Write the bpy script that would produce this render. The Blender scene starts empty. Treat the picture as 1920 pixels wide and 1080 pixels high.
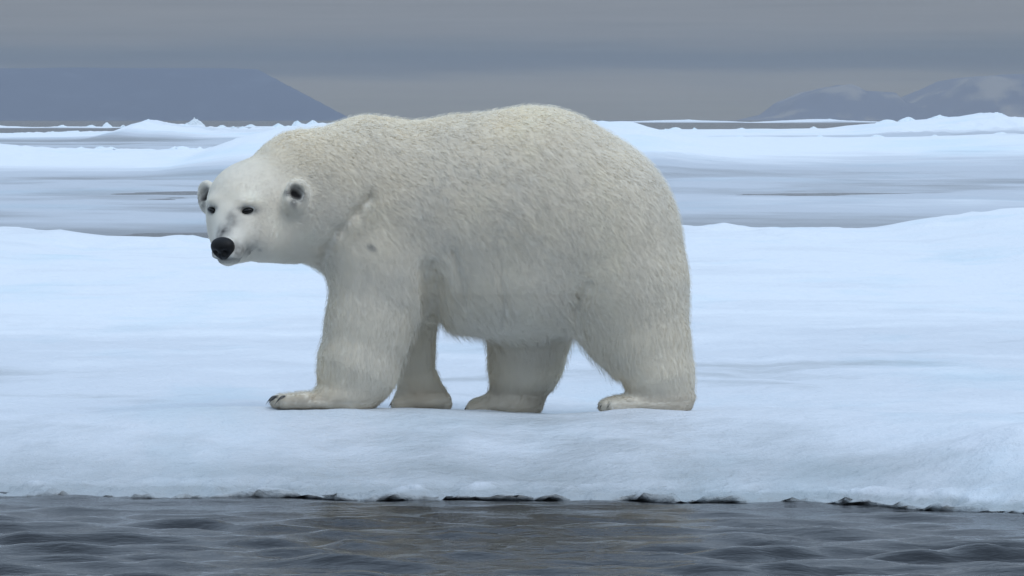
import bpy, math
import numpy as np
from mathutils import Vector

# ================================================================= camera, sky, sun, exposure
scene = bpy.context.scene
scene.render.engine = 'CYCLES'
scene.cycles.use_denoising = True
scene.cycles.max_bounces = 12
scene.cycles.diffuse_bounces = 10
scene.cycles.volume_bounces = 1
scene.cycles.transparent_max_bounces = 4
scene.view_settings.view_transform = 'Standard'
scene.view_settings.look = 'None'
scene.view_settings.exposure = 0.25
scene.view_settings.gamma = 1.0

cam_data = bpy.data.cameras.new('camera')
cam_data.sensor_width = 36.0
cam_data.lens = 36.0 * 8320.0 / 1920.0
cam_data.shift_y = -(540.0 - 225.0) / 1920.0        # horizon at row 225 of 1080, camera held level
cam_data.clip_start = 0.5
cam_data.clip_end = 200000.0
camera = bpy.data.objects.new('camera', cam_data)
camera.location = (0.0, 0.0, 1.56)
camera.rotation_euler = (math.radians(90), 0, 0)
scene.collection.objects.link(camera)
scene.camera = camera

SUN_EL, SUN_AZ = math.radians(50), math.radians(143)   # high over the camera's right shoulder, through the cloud; azimuth from +Y towards +X
world = bpy.data.worlds.new('World'); scene.world = world; world.use_nodes = True
nt = world.node_tree; nt.nodes.clear()
def N(tree, kind, **kw):
    n = tree.nodes.new(kind)
    for k, v in kw.items(): setattr(n, k, v)
    return n
def math_node(tree, op, a, b=None, clamp=False):
    n = N(tree, 'ShaderNodeMath', operation=op, use_clamp=clamp)
    for i, x in enumerate((a, b)):
        if x is None: continue
        if isinstance(x, (int, float)): n.inputs[i].default_value = x
        else: tree.links.new(x, n.inputs[i])
    return n.outputs[0]
def lin(c): return tuple(((x / 255.0) / 12.92 if x / 255.0 < 0.04045 else ((x / 255.0 + 0.055) / 1.055) ** 2.4) for x in c) + (1.0,)
def build_sky():
    L = nt.links
    sky = N(nt, 'ShaderNodeTexSky', sky_type='NISHITA', sun_disc=False)
    sky.sun_elevation = SUN_EL; sky.sun_rotation = SUN_AZ; sky.dust_density = 2.0
    tc = N(nt, 'ShaderNodeTexCoord')
    sep = N(nt, 'ShaderNodeSeparateXYZ'); L.new(tc.outputs['Generated'], sep.inputs[0])
    # layered stratus: noise squeezed into thin level sheets
    mp = N(nt, 'ShaderNodeMapping'); mp.inputs['Scale'].default_value = (14, 14, 330)
    L.new(tc.outputs['Generated'], mp.inputs[0])
    no = N(nt, 'ShaderNodeTexNoise'); no.inputs['Scale'].default_value = 1.0; no.inputs['Detail'].default_value = 5
    L.new(mp.outputs[0], no.inputs['Vector'])
    wob = math_node(nt, 'MULTIPLY', math_node(nt, 'SUBTRACT', no.outputs['Fac'], 0.5), 0.0075)
    e = math_node(nt, 'ADD', sep.outputs['Z'], wob)
    ramp = N(nt, 'ShaderNodeValToRGB'); r = ramp.color_ramp; r.interpolation = 'B_SPLINE'
    L.new(math_node(nt, 'MULTIPLY', e, 1 / 0.04), ramp.inputs[0])
    stops = SKY_STOPS
    while len(r.elements) < len(stops): r.elements.new(0.5)
    for el, (p, c) in zip(r.elements, stops): el.position = p / 0.04; el.color = lin(c)
    mp2 = N(nt, 'ShaderNodeMapping'); mp2.inputs['Scale'].default_value = (22, 22, 900); mp2.inputs['Rotation'].default_value = (0.004, 0.006, 0)
    L.new(tc.outputs['Generated'], mp2.inputs[0])
    no2 = N(nt, 'ShaderNodeTexNoise'); no2.inputs['Scale'].default_value = 1.0; no2.inputs['Detail'].default_value = 6; no2.inputs['Roughness'].default_value = 0.6
    L.new(mp2.outputs[0], no2.inputs['Vector'])
    wisp = math_node(nt, 'ADD', 0.92, math_node(nt, 'MULTIPLY', math_node(nt, 'SUBTRACT', no2.outputs['Fac'], 0.5), 0.6))
    up = math_node(nt, 'POWER', math_node(nt, 'MAXIMUM', math_node(nt, 'SUBTRACT', sep.outputs['Z'], 0.012), 0.0), 0.55)
    zen = N(nt, 'ShaderNodeMix', data_type='RGBA', blend_type='ADD', clamp_factor=False)
    zen.inputs['Factor'].default_value = 1.0
    sc = N(nt, 'ShaderNodeMix', data_type='RGBA', blend_type='MIX')
    sc.inputs['A'].default_value = (0, 0, 0, 1); sc.inputs['B'].default_value = SKY_ZENITH
    L.new(up, sc.inputs['Factor'])
    vm = N(nt, 'ShaderNodeVectorMath', operation='SCALE'); L.new(ramp.outputs[0], vm.inputs[0]); L.new(wisp, vm.inputs['Scale'])
    L.new(vm.outputs[0], zen.inputs['A']); L.new(sc.outputs['Result'], zen.inputs['B'])
    # a little of the clear sky leaks through the cloud
    bg1 = N(nt, 'ShaderNodeBackground'); bg1.inputs['Strength'].default_value = 0.06; L.new(sky.outputs[0], bg1.inputs['Color'])
    bg2 = N(nt, 'ShaderNodeBackground'); bg2.inputs['Strength'].default_value = 1.0; L.new(zen.outputs['Result'], bg2.inputs['Color'])
    mix = N(nt, 'ShaderNodeMixShader'); mix.inputs[0].default_value = 0.94
    L.new(bg1.outputs[0], mix.inputs[1]); L.new(bg2.outputs[0], mix.inputs[2])
    out = N(nt, 'ShaderNodeOutputWorld'); L.new(mix.outputs[0], out.inputs['Surface'])
SKY_STOPS = [(0.0, (148, 145, 120)), (0.0045, (150, 148, 126)), (0.0078, (160, 156, 138)), (0.0102, (134, 138, 130)),
             (0.0120, (54, 76, 92)), (0.0152, (60, 82, 96)), (0.018, (110, 113, 112)), (0.022, (122, 121, 117)),
             (0.027, (116, 114, 110)), (0.034, (112, 111, 107))]
SKY_ZENITH = (0.53, 0.74, 1.02, 1)      # overcast: the zenith is about three times as bright as the horizon
build_sky()
sun_data = bpy.data.lights.new('sun', 'SUN'); sun_data.energy = 0.7; sun_data.angle = math.radians(40); sun_data.color = (1.0, 0.98, 0.95)
sun = bpy.data.objects.new('sun', sun_data); scene.collection.objects.link(sun)
sdir = Vector((math.sin(SUN_AZ) * math.cos(SUN_EL), math.cos(SUN_AZ) * math.cos(SUN_EL), math.sin(SUN_EL)))
sun.rotation_euler = sdir.to_track_quat('Z', 'Y').to_euler()
sun.location = (0, 0, 30)

# ================================================================= helpers
col = scene.collection
rng = np.random.default_rng(7)
def hash3(i, j, k, seed):
    h = (i.astype(np.int64) * 374761393 + j.astype(np.int64) * 668265263 + k.astype(np.int64) * 2147483647 + seed * 1274126177) & 0xFFFFFFFF
    h = ((h ^ (h >> 13)) * 1274126177) & 0xFFFFFFFF
    h = ((h ^ (h >> 16)) * 2246822519) & 0xFFFFFFFF
    return ((h ^ (h >> 15)) & 0xFFFF) / 65535.0
def vnoise(x, y, z=None, seed=0):
    """value noise, -1..1"""
    x = np.asarray(x, float); y = np.asarray(y, float); z = np.zeros_like(x) if z is None else np.asarray(z, float)
    x, y, z = np.broadcast_arrays(x, y, z)
    i, j, k = np.floor(x).astype(np.int64), np.floor(y).astype(np.int64), np.floor(z).astype(np.int64)
    fx, fy, fz = x - i, y - j, z - k
    fx, fy, fz = [t * t * (3 - 2 * t) for t in (fx, fy, fz)]
    r = 0
    for a in (0, 1):
        for b in (0, 1):
            for c in (0, 1):
                r = r + hash3(i + a, j + b, k + c, seed) * (fx if a else 1 - fx) * (fy if b else 1 - fy) * (fz if c else 1 - fz)
    return r * 2 - 1
def fbm(x, y, z=None, oct=4, seed=0, gain=0.5):
    r = 0; a = 1.0; s = 0
    for o in range(oct):
        f = 2.03 ** o
        r = r + a * vnoise(x * f + 17.3 * o, y * f - 9.1 * o, None if z is None else z * f + 5.7 * o, seed + o); s += a; a *= gain
    return r / s
def smooth(a, b, x):
    t = np.clip((x - a) / (b - a), 0, 1); return t * t * (3 - 2 * t)

def mesh_object(name, V, F, mat, parent=None, attrs=None, shade=True, kind=None, label=None, cat=None, group=None):
    me = bpy.data.meshes.new(name)
    V = np.asarray(V, np.float32)
    if isinstance(F, np.ndarray):
        k = F.shape[1]
        me.vertices.add(len(V)); me.vertices.foreach_set('co', V.ravel())
        me.loops.add(F.size); me.loops.foreach_set('vertex_index', F.astype(np.int32).ravel())
        me.polygons.add(len(F)); me.polygons.foreach_set('loop_start', np.arange(0, F.size, k, dtype=np.int32))
        me.update(calc_edges=True); me.validate()
    else:
        me.from_pydata([tuple(v) for v in V.tolist()], [], F); me.update()
    if shade: me.polygons.foreach_set('use_smooth', np.ones(len(me.polygons), bool))
    for nm, data in (attrs or {}).items():
        data = np.asarray(data, np.float32)
        if data.ndim == 1:
            at_ = me.attributes.new(nm, 'FLOAT', 'POINT'); at_.data.foreach_set('value', data)
        else:
            at_ = me.attributes.new(nm, 'FLOAT_COLOR', 'POINT')
            at_.data.foreach_set('color', np.c_[data, np.ones(len(data), np.float32)].astype(np.float32).ravel())
    me.materials.append(mat)
    o = bpy.data.objects.new(name, me); col.objects.link(o)
    if parent is not None: o.parent = parent; o.matrix_parent_inverse = parent.matrix_world.inverted()
    if kind: o['kind'] = kind
    if label: o['label'] = label
    if cat: o['category'] = cat
    if group: o['group'] = group
    return o
def grid_faces(nx, ny):
    i = np.arange(nx - 1)[:, None]; j = np.arange(ny - 1)[None, :]
    a = (i * ny + j).ravel(); return np.stack([a, a + ny, a + ny + 1, a + 1], 1)
def grown(dense_lo, dense_hi, step, lo, hi, rate=1.12, cap=1e9):
    """coordinates: even inside the dense span, growing steps outside it"""
    c = list(np.arange(dense_lo, dense_hi + step * .5, step))
    s = step; a = []
    x = c[0]
    while x > lo: s = min(s * rate, cap); x -= s; a.append(max(x, lo))
    s = step; x = c[-1]; b = []
    while x < hi: s = min(s * rate, cap); x += s; b.append(min(x, hi))
    return np.array(a[::-1] + c + b)

# ================================================================= materials
def new_mat(name):
    m = bpy.data.materials.new(name); m.use_nodes = True
    t = m.node_tree; b = t.nodes['Principled BSDF']
    return m, t, b
def noise(t, scale, detail=4, rough=0.55, vec=None):
    n = N(t, 'ShaderNodeTexNoise'); n.inputs['Scale'].default_value = scale; n.inputs['Detail'].default_value = detail; n.inputs['Roughness'].default_value = rough
    if vec is not None: t.links.new(vec, n.inputs['Vector'])
    return n.outputs['Fac']
def position(t, scale=None):
    g = N(t, 'ShaderNodeNewGeometry').outputs['Position']
    if scale is None: return g
    m = N(t, 'ShaderNodeMapping'); m.inputs['Scale'].default_value = scale; t.links.new(g, m.inputs[0]); return m.outputs[0]
def mixc(t, fac, a, b, mode='MIX'):
    n = N(t, 'ShaderNodeMix', data_type='RGBA', blend_type=mode)
    for s, x in (('Factor', fac), ('A', a), ('B', b)):
        if isinstance(x, (int, float)): n.inputs[s].default_value = x
        elif isinstance(x, tuple): n.inputs[s].default_value = x + (1.0,) if len(x) == 3 else x
        else: t.links.new(x, n.inputs[s])
    return n.outputs['Result']
def maprange(t, x, a, b, c=0.0, d=1.0):
    n = N(t, 'ShaderNodeMapRange'); n.inputs[1].default_value = a; n.inputs[2].default_value = b; n.inputs[3].default_value = c; n.inputs[4].default_value = d
    t.links.new(x, n.inputs[0]); return n.outputs[0]
def bump(t, b, h, strength, dist):
    n = N(t, 'ShaderNodeBump'); n.inputs['Strength'].default_value = strength; n.inputs['Distance'].default_value = dist
    t.links.new(h, n.inputs['Height']); t.links.new(n.outputs[0], b.inputs['Normal'])
def attr(t, name):
    return N(t, 'ShaderNodeAttribute', attribute_name=name)

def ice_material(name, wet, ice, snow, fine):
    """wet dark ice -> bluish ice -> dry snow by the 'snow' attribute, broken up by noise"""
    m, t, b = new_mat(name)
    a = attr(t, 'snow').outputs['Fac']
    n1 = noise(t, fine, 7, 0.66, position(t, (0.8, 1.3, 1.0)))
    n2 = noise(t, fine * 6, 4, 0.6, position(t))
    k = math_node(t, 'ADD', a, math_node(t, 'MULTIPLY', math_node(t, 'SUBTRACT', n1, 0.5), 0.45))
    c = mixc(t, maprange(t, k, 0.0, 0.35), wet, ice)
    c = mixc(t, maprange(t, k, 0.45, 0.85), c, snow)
    c = mixc(t, maprange(t, n2, 0.3, 0.7, 0.0, 0.10), c, (0.5, 0.6, 0.68))
    cy = noise(t, fine * 0.35, 4, 0.55, position(t, (1.0, 0.6, 1.0)))
    c = mixc(t, maprange(t, cy, 0.52, 0.72, 0.0, 0.45), c, (0.76, 0.92, 0.96), 'MULTIPLY')
    t.links.new(c, b.inputs['Base Color'])
    t.links.new(maprange(t, k, 0.15, 0.7, 0.28, 0.85), b.inputs['Roughness'])
    b.inputs['IOR'].default_value = 1.31
    h = math_node(t, 'ADD', n1, math_node(t, 'MULTIPLY', n2, 0.35))
    bump(t, b, h, 0.8, 0.05)
    return m
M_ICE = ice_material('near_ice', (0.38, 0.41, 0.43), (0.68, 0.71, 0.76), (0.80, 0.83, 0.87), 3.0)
M_FAR = ice_material('far_ice', (0.22, 0.235, 0.26), (0.52, 0.55, 0.60), (0.80, 0.83, 0.87), 0.5)
M_BLOCK = ice_material('block_ice', (0.5, 0.6, 0.66), (0.66, 0.76, 0.82), (0.88, 0.90, 0.93), 1.2)

def water_material():
    m, t, b = new_mat('sea_water')
    b.inputs['Base Color'].default_value = (0.008, 0.009, 0.012, 1)
    b.inputs['Roughness'].default_value = 0.10
    b.inputs['IOR'].default_value = 1.33
    n1 = noise(t, 1.0, 5, 0.62, position(t, (3.0, 9.0, 1)))
    bump(t, b, n1, 0.30, 0.05)
    return m
M_WATER = water_material()

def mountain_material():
    m, t, b = new_mat('mountain_rock_haze_blue')
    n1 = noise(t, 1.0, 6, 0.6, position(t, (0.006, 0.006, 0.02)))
    c = mixc(t, maprange(t, n1, 0.55, 0.68), (0.07, 0.115, 0.20), (0.10, 0.15, 0.235))  # blue of the distant air painted into the rock colour
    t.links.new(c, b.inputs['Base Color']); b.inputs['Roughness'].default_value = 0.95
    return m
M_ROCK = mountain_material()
def mountain_snow_haze_material():
    m, t, b = new_mat('mountain_rock_with_snow_and_haze')
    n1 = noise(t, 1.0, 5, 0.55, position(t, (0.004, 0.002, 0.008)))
    c = mixc(t, maprange(t, n1, 0.50, 0.62), (0.11, 0.155, 0.25), (0.40, 0.38, 0.36))  # rock tinted with distance haze; pale patches paint snow and fog together
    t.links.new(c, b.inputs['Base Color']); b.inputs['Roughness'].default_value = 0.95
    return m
M_ROCKSNOW_HAZE = mountain_snow_haze_material()
# ================================================================= bear shape: a field of smoothly joined volumes
FPX = 8320.0          # focal length in pixels of the 1920-wide photograph
CAM_Z = 1.56          # eye height over the water (sea level is z = 0)
HORIZON = 225.0       # pixel row of the horizon
BEAR_D = 20.0         # the bear stands 20 m out, on the floe

def at(u, v, dy=0.0):
    """photo pixel + metres in front of / behind the bear's mid plane -> world point"""
    D = BEAR_D + dy
    return np.array([(u - 960.0) * D / FPX, D, CAM_Z - (v - HORIZON) * D / FPX])

PX = BEAR_D / FPX     # one photo pixel in metres at the bear

class Field:
    """signed distance field on a grid, built by smooth union"""
    def __init__(s, lo, hi, h):
        s.lo = np.array(lo, float); s.h = h
        s.n = np.ceil((np.array(hi) - s.lo) / h).astype(int) + 1
        s.ax = [(s.lo[i] + h * np.arange(s.n[i])).astype(np.float32) for i in range(3)]
        s.d = np.full(s.n, 0.5, np.float32)
    def window(s, a, b):
        i0 = np.maximum(0, np.floor((a - s.lo) / s.h).astype(int))
        i1 = np.minimum(s.n, np.ceil((b - s.lo) / s.h).astype(int) + 1)
        sl = tuple(slice(i0[i], max(i0[i], i1[i])) for i in range(3))
        X = s.ax[0][sl[0]][:, None, None]; Y = s.ax[1][sl[1]][None, :, None]; Z = s.ax[2][sl[2]][None, None, :]
        return sl, X, Y, Z
    def join(s, sl, d, k, cut=False):
        a = s.d[sl]
        if cut:
            hh = np.maximum(k - np.abs(a + d), 0) / k
            s.d[sl] = np.maximum(a, -d) + hh * hh * k * 0.25
        else:
            hh = np.maximum(k - np.abs(a - d), 0) / k
            s.d[sl] = np.minimum(a, d) - hh * hh * k * 0.25
    def cone(s, p, r1, q, r2, k=0.08, cut=False, flat=1.0):
        p = np.asarray(p); q = np.asarray(q); m = max(r1, r2) + k + 0.03
        sl, X, Y, Z = s.window(np.minimum(p, q) - m, np.maximum(p, q) + m)
        ab = q - p; L2 = float(ab @ ab) + 1e-9
        t = np.clip(((X - p[0]) * ab[0] + (Y - p[1]) * ab[1] + (Z - p[2]) * ab[2]) / L2, 0, 1)
        d = np.sqrt((X - p[0] - t * ab[0]) ** 2 + ((Y - p[1] - t * ab[1]) / flat) ** 2 + (Z - p[2] - t * ab[2]) ** 2) - (r1 + (r2 - r1) * t)
        s.join(sl, d.astype(np.float32), k, cut)
    def ball(s, c, r, axes=None, k=0.08, cut=False):
        c = np.asarray(c); r = np.asarray(r, float); m = float(r.max()) + k + 0.03
        sl, X, Y, Z = s.window(c - m, c + m)
        A = np.eye(3) if axes is None else np.asarray(axes)
        e = [((X - c[0]) * A[i][0] + (Y - c[1]) * A[i][1] + (Z - c[2]) * A[i][2]) for i in range(3)]
        k0 = np.sqrt((e[0] / r[0]) ** 2 + (e[1] / r[1]) ** 2 + (e[2] / r[2]) ** 2)
        k1 = np.sqrt((e[0] / r[0] ** 2) ** 2 + (e[1] / r[1] ** 2) ** 2 + (e[2] / r[2] ** 2) ** 2)
        d = k0 * (k0 - 1.0) / np.maximum(k1, 1e-6)
        s.join(sl, d.astype(np.float32), k, cut)
    def surface(s):
        """naive surface nets -> vertices, quads"""
        d = s.d; ins = d < 0
        cnt = np.zeros(np.array(d.shape) - 1, np.int8)
        for i in (0, 1):
            for j in (0, 1):
                for l in (0, 1):
                    cnt += ins[i:d.shape[0]-1+i, j:d.shape[1]-1+j, l:d.shape[2]-1+l]
        act = (cnt > 0) & (cnt < 8)
        idx = np.full(act.shape, -1, np.int32); cells = np.argwhere(act); idx[act] = np.arange(len(cells))
        acc = np.zeros((len(cells), 3)); num = np.zeros(len(cells))
        corner = [(i, j, l) for i in (0, 1) for j in (0, 1) for l in (0, 1)]
        val = {c: d[cells[:, 0]+c[0], cells[:, 1]+c[1], cells[:, 2]+c[2]] for c in corner}
        for c in corner:
            for axd in range(3):
                if c[axd] == 0:
                    e = list(c); e[axd] = 1; e = tuple(e)
                    a, b = val[c], val[e]; m = (a < 0) != (b < 0)
                    t = np.where(m, a / np.where(m, a - b, 1), 0)
                    p = np.tile(np.array(c, float), (len(cells), 1)); p[:, axd] = t
                    acc[m] += p[m]; num[m] += 1
        V = s.lo + s.h * (cells + acc / np.maximum(num, 1)[:, None])
        F = []
        for axd in range(3):
            o1, o2 = [(1, 2), (2, 0), (0, 1)][axd]
            sa = [slice(None)] * 3; sb = [slice(None)] * 3
            sa[axd] = slice(0, -1); sb[axd] = slice(1, None)
            ch = ins[tuple(sa)] != ins[tuple(sb)]
            e = np.argwhere(ch)
            e = e[(e[:, o1] > 0) & (e[:, o2] > 0) & (e[:, o1] < d.shape[o1]-1) & (e[:, o2] < d.shape[o2]-1)]
            def g(a, b):
                q = e.copy(); q[:, o1] -= a; q[:, o2] -= b
                return idx[q[:, 0], q[:, 1], q[:, 2]]
            quad = np.stack([g(1, 1), g(0, 1), g(0, 0), g(1, 0)], 1)
            flip = ~ins[e[:, 0], e[:, 1], e[:, 2]]
            quad[flip] = quad[flip][:, ::-1]
            F.append(quad)
        return V, np.concatenate(F)

# head frame: nearly facing the camera, turned to the bear's own walking direction, tipped down
HYAW = math.radians(22)
HF = np.array([-math.sin(HYAW), -math.cos(HYAW), 0.0])      # forward, level
HL = np.array([math.cos(HYAW), -math.sin(HYAW), 0.0])       # lateral, towards the shoulder
HU = np.array([0, 0, 1.0])
def tip(deg):
    a = math.radians(deg)
    f = HF * math.cos(a) - HU * math.sin(a); u = HU * math.cos(a) + HF * math.sin(a)
    return np.array([HL, f, u])
EYE_MID = at(431, 394, -0.44)
def hp(l, f, u): return EYE_MID + HL * l + HF * f + HU * u
NOSE = at(416, 466, -0.575)
EYES = [at(465, 395, -0.462), at(398, 394, -0.400)]
EARS = [at(557, 359, -0.415), at(388, 362, -0.16)]

def build_bear(h):
    f = Field((-1.62, BEAR_D - 0.75, 0.16), (0.95, BEAR_D + 0.52, 1.66), h)
    R = lambda px: px * PX
    # trunk: shoulders, barrel, rump
    f.ball(at(712, 384, 0.0), (R(150), 0.27, R(161)), k=0.08)
    f.ball(at(870, 412, 0.0), (R(200), 0.355, R(196)), k=0.10)
    f.ball(at(1000, 405, 0.0), (R(206), 0.385, R(205)), k=0.08)
    f.ball(at(965, 520, 0.0), (R(175), 0.33, R(106)), k=0.08)       # heavy low belly
    f.ball(at(1135, 430, 0.0), (R(126), 0.33, R(160)), k=0.10)
    f.ball(at(1165, 500, -0.13), (R(112), 0.215, R(180)), k=0.12)    # near haunch
    f.ball(at(1130, 480, 0.15), (R(116), 0.20, R(135)), k=0.08)     # far haunch
    f.ball(at(725, 440, -0.15), (R(104), 0.165, R(156)), k=0.11)    # near shoulder
    f.ball(at(735, 440, 0.14), (R(100), 0.16, R(150)), k=0.08)      # far shoulder
    # neck
    f.cone(at(665, 372, -0.05), R(146), at(570, 368, -0.16), R(119), k=0.08, flat=0.80)
    f.cone(at(580, 372, -0.16), R(118), at(525, 398, -0.22), R(92), k=0.06, flat=0.75)
    # near front leg
    f.cone(at(712, 510, -0.19), R(90), at(690, 610, -0.22), R(75), k=0.09, flat=0.78)
    f.cone(at(690, 610, -0.22), R(73), at(668, 700, -0.24), R(70), k=0.05, flat=0.85)
    f.cone(at(668, 690, -0.24), R(70), at(648, 738, -0.25), R(40), k=0.05, flat=0.9)
    f.ball(at(588, 753, -0.27), (R(78), 0.125, R(16)), k=0.05)
    f.ball(at(648, 744, -0.26), (R(52), 0.12, R(28)), k=0.05)
    for j in range(5):
        yy = -0.375 + 0.052 * j; uu = [536, 524, 520, 524, 536][j]
        f.cone(at(575, 752, yy * 0.9 - 0.03), R(14), at(uu, 754, yy), R(12.5), k=0.009)
    # far front leg
    f.cone(at(770, 540, 0.18), R(58), at(772, 660, 0.2), R(38), k=0.05)
    f.cone(at(772, 650, 0.2), R(38), at(782, 735, 0.21), R(33), k=0.04)
    f.ball(at(790, 751, 0.21), (R(52), 0.115, R(21)), k=0.05)
    f.cone(at(800, 715, 0.21), R(20), at(832, 758, 0.21), R(12), k=0.05)
    for j in range(4): f.cone(at(775, 756, 0.14 + .05 * j), R(13), at(745, 758, 0.13 + 0.052 * j), R(11), k=0.009)
    # far hind leg
    f.cone(at(995, 580, 0.2), R(90), at(985, 680, 0.23), R(66), k=0.05)
    f.cone(at(985, 680, 0.23), R(66), at(968, 745, 0.24), R(50), k=0.04)
    f.ball(at(945, 759, 0.24), (R(68), 0.12, R(20)), k=0.05)
    for j in range(4): f.cone(at(920, 764, 0.16 + .05 * j), R(13), at(885, 767, 0.155 + 0.052 * j), R(11), k=0.009)
    # near hind leg
    f.cone(at(1200, 545, -0.19), R(82), at(1219, 650, -0.21), R(71), k=0.12, flat=0.82)
    f.cone(at(1216, 650, -0.21), R(73), at(1238, 715, -0.23), R(60), k=0.05, flat=0.85)
    f.cone(at(1238, 705, -0.24), R(60), at(1248, 742, -0.24), R(46), k=0.04)
    f.ball(at(1205, 757, -0.25), (R(80), 0.125, R(18)), k=0.05)
    f.ball(at(1250, 750, -0.24), (R(46), 0.10, R(24)), k=0.04)
    for j in range(5):
        yy = -0.355 + 0.052 * j; uu = [1152, 1138, 1134, 1138, 1150][j]
        f.cone(at(1185, 760, yy * 0.9 - 0.025), R(14), at(uu, 762, yy), R(12), k=0.009)
    # tail stub
    f.cone(at(1240, 400, 0.0), R(18), at(1258, 460, 0.0), R(12), k=0.05)
    # head: skull, cheeks, brow, muzzle, chin
    T = tip(28)
    f.ball(hp(0.0, -0.185, 0.02), (0.178, 0.21, 0.165), T, k=0.07)
    f.ball(hp(0.0, -0.155, 0.085), (0.13, 0.15, 0.10), T, k=0.06)      # crown
    f.ball(hp(0.075, -0.16, -0.115), (0.115, 0.13, 0.115), None, k=0.06)
    f.ball(hp(-0.06, -0.16, -0.10), (0.105, 0.12, 0.11), None, k=0.06)
    f.cone(hp(0.0, -0.06, -0.07), 0.108, NOSE - HF * 0.075 + HU * 0.008, 0.066, k=0.05)
    f.cone(hp(0.0, -0.02, -0.05), 0.075, NOSE - HF * 0.055 + HU * 0.022, 0.045, k=0.03)   # bridge
    f.cone(hp(0.0, -0.09, -0.165), 0.07, NOSE - HF * 0.06 - HU * 0.042, 0.035, k=0.03)     # lower jaw
    for s_ in (1, -1):
        f.ball(NOSE - HF * 0.05 + HL * s_ * 0.03 - HU * 0.022, (0.038, 0.042, 0.032), [HL, HF, HU], k=0.025)   # lip pads
        f.ball(hp(0.072 * s_, -0.035, 0.033), (0.045, 0.045, 0.026), None, k=0.04)         # brow
    for i, e in enumerate(EYES):
        f.ball(e + HF * 0.022, (0.024, 0.024, 0.015), [HL, HF, HU], k=0.022, cut=True)
    # mouth crease
    for s_ in (1, -1):
        f.cone(NOSE - HF * 0.02 + HL * s_ * 0.035 - HU * 0.055, 0.006, hp(0.115 * s_, -0.06, -0.175), 0.005, k=0.014, cut=True)
    # ears
    for i, e in enumerate(EARS):
        s_ = 1 if i == 0 else -1
        a = math.radians(24 * s_)
        fo = HF * math.cos(a) + HL * math.sin(a); la = HL * math.cos(a) - HF * math.sin(a)
        f.ball(e, (0.051, 0.028, 0.056), [la, fo, HU], k=0.02)
        f.ball(e - HU * 0.055 - HF * 0.01 - HL * s_ * 0.022, (0.042, 0.045, 0.045), [la, fo, HU], k=0.055)
        f.ball(e + fo * 0.028 - HU * 0.004 - HL * s_ * 0.006, (0.034, 0.030, 0.036), [la, fo, HU], k=0.016, cut=True)
    # folds: neck against shoulder, armpit, flank skin
    def front(u, v):
        ys = np.arange(-0.72, 0.3, 0.01)
        P = np.array([at(u, v, y) for y in ys]); ix = np.clip(np.round((P - f.lo) / f.h).astype(int), 0, f.n - 1)
        dd = f.d[ix[:, 0], ix[:, 1], ix[:, 2]]; hit = np.flatnonzero(dd < 0)
        return at(u, v, ys[hit[0]] if len(hit) else 0.0)
    def fold(pts, r, k, off=0.0):
        Q = [front(*p) + np.array([0, off, 0]) for p in pts]
        for p, q in zip(Q[:-1], Q[1:]): f.cone(p, r, q, r * 0.8, k=k, cut=True)
    fold([(602, 494), (610, 462), (634, 432), (668, 398), (690, 372)], 0.010, 0.05, -0.003)
    fold([(822, 605), (806, 570), (808, 535), (800, 505)], 0.026, 0.07, 0.0)
    fold([(848, 470), (862, 520), (868, 560)], 0.004, 0.03, -0.006)
    fold([(935, 500), (940, 560), (938, 600)], 0.003, 0.03, -0.009)
    fold([(1090, 610), (1075, 570), (1100, 535)], 0.006, 0.05, -0.006)
    return f
# ================================================================= bear shape: a field of smoothly joined volumes

# ================================================================= the setting
def px_z(v, D): return CAM_Z - (v - HORIZON) * D / FPX
def px_x(u, D): return (u - 960.0) * D / FPX

EDGE_X = [-30, -6, -2.2, 0.0, 0.9, 1.35, 1.75, 2.1, 4, 9, 30]
EDGE_Y = [18.9, 18.6, 18.42, 18.2, 18.13, 17.95, 17.72, 17.45, 17.2, 17.4, 17.8]
# ---- sea: one sheet to the horizon, fine waves where one can see them
def build_sea():
    xs = grown(-3.2, 3.2, 0.035, -24000, 24000, 1.12)
    ys = grown(14.0, 18.8, 0.026, -2000, 24200, 1.12)
    X, Y = np.meshgrid(xs, ys, indexing='ij')
    Z = np.zeros_like(X)
    r = np.random.default_rng(3)
    for i in range(46):
        lam = 0.13 * (1.09 ** i) ** 0.36 * r.uniform(0.8, 1.25)
        th = r.normal(math.radians(86), 0.33)
        k = 2 * math.pi / lam
        ph = r.uniform(0, 6.28)
        wob = 0.6 * vnoise(X * 0.5, Y * 0.5, seed=i) * 2.0
        Z += lam ** 1.05 * np.sin(k * (X * math.cos(th) + Y * math.sin(th)) + ph + wob)
    gx, gy = np.gradient(Z, xs, ys); Z = Z * 0.17 / np.sqrt(np.mean(gy[np.abs(xs) < 3][:, (ys > 14) & (ys < 18.8)] ** 2))
    Z = Z + 9.0 * Z * np.abs(Z) * (Z > 0) + 0 * Z                                   # sharper crests
    dx = np.gradient(xs)[:, None]; dy = np.gradient(ys)[None, :]
    fade = 1 - smooth(0.05, 0.16, np.maximum(dx, dy) + 0 * X)
    Z = Z * fade * (0.40 + 0.60 * smooth(0.1, 1.6, np.interp(X, EDGE_X, EDGE_Y) - Y))     # the floe damps the swell
    V = np.stack([X, Y, Z], -1).reshape(-1, 3)
    mesh_object('sea', V, grid_faces(len(xs), len(ys)), M_WATER, kind='structure')
build_sea()

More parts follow.
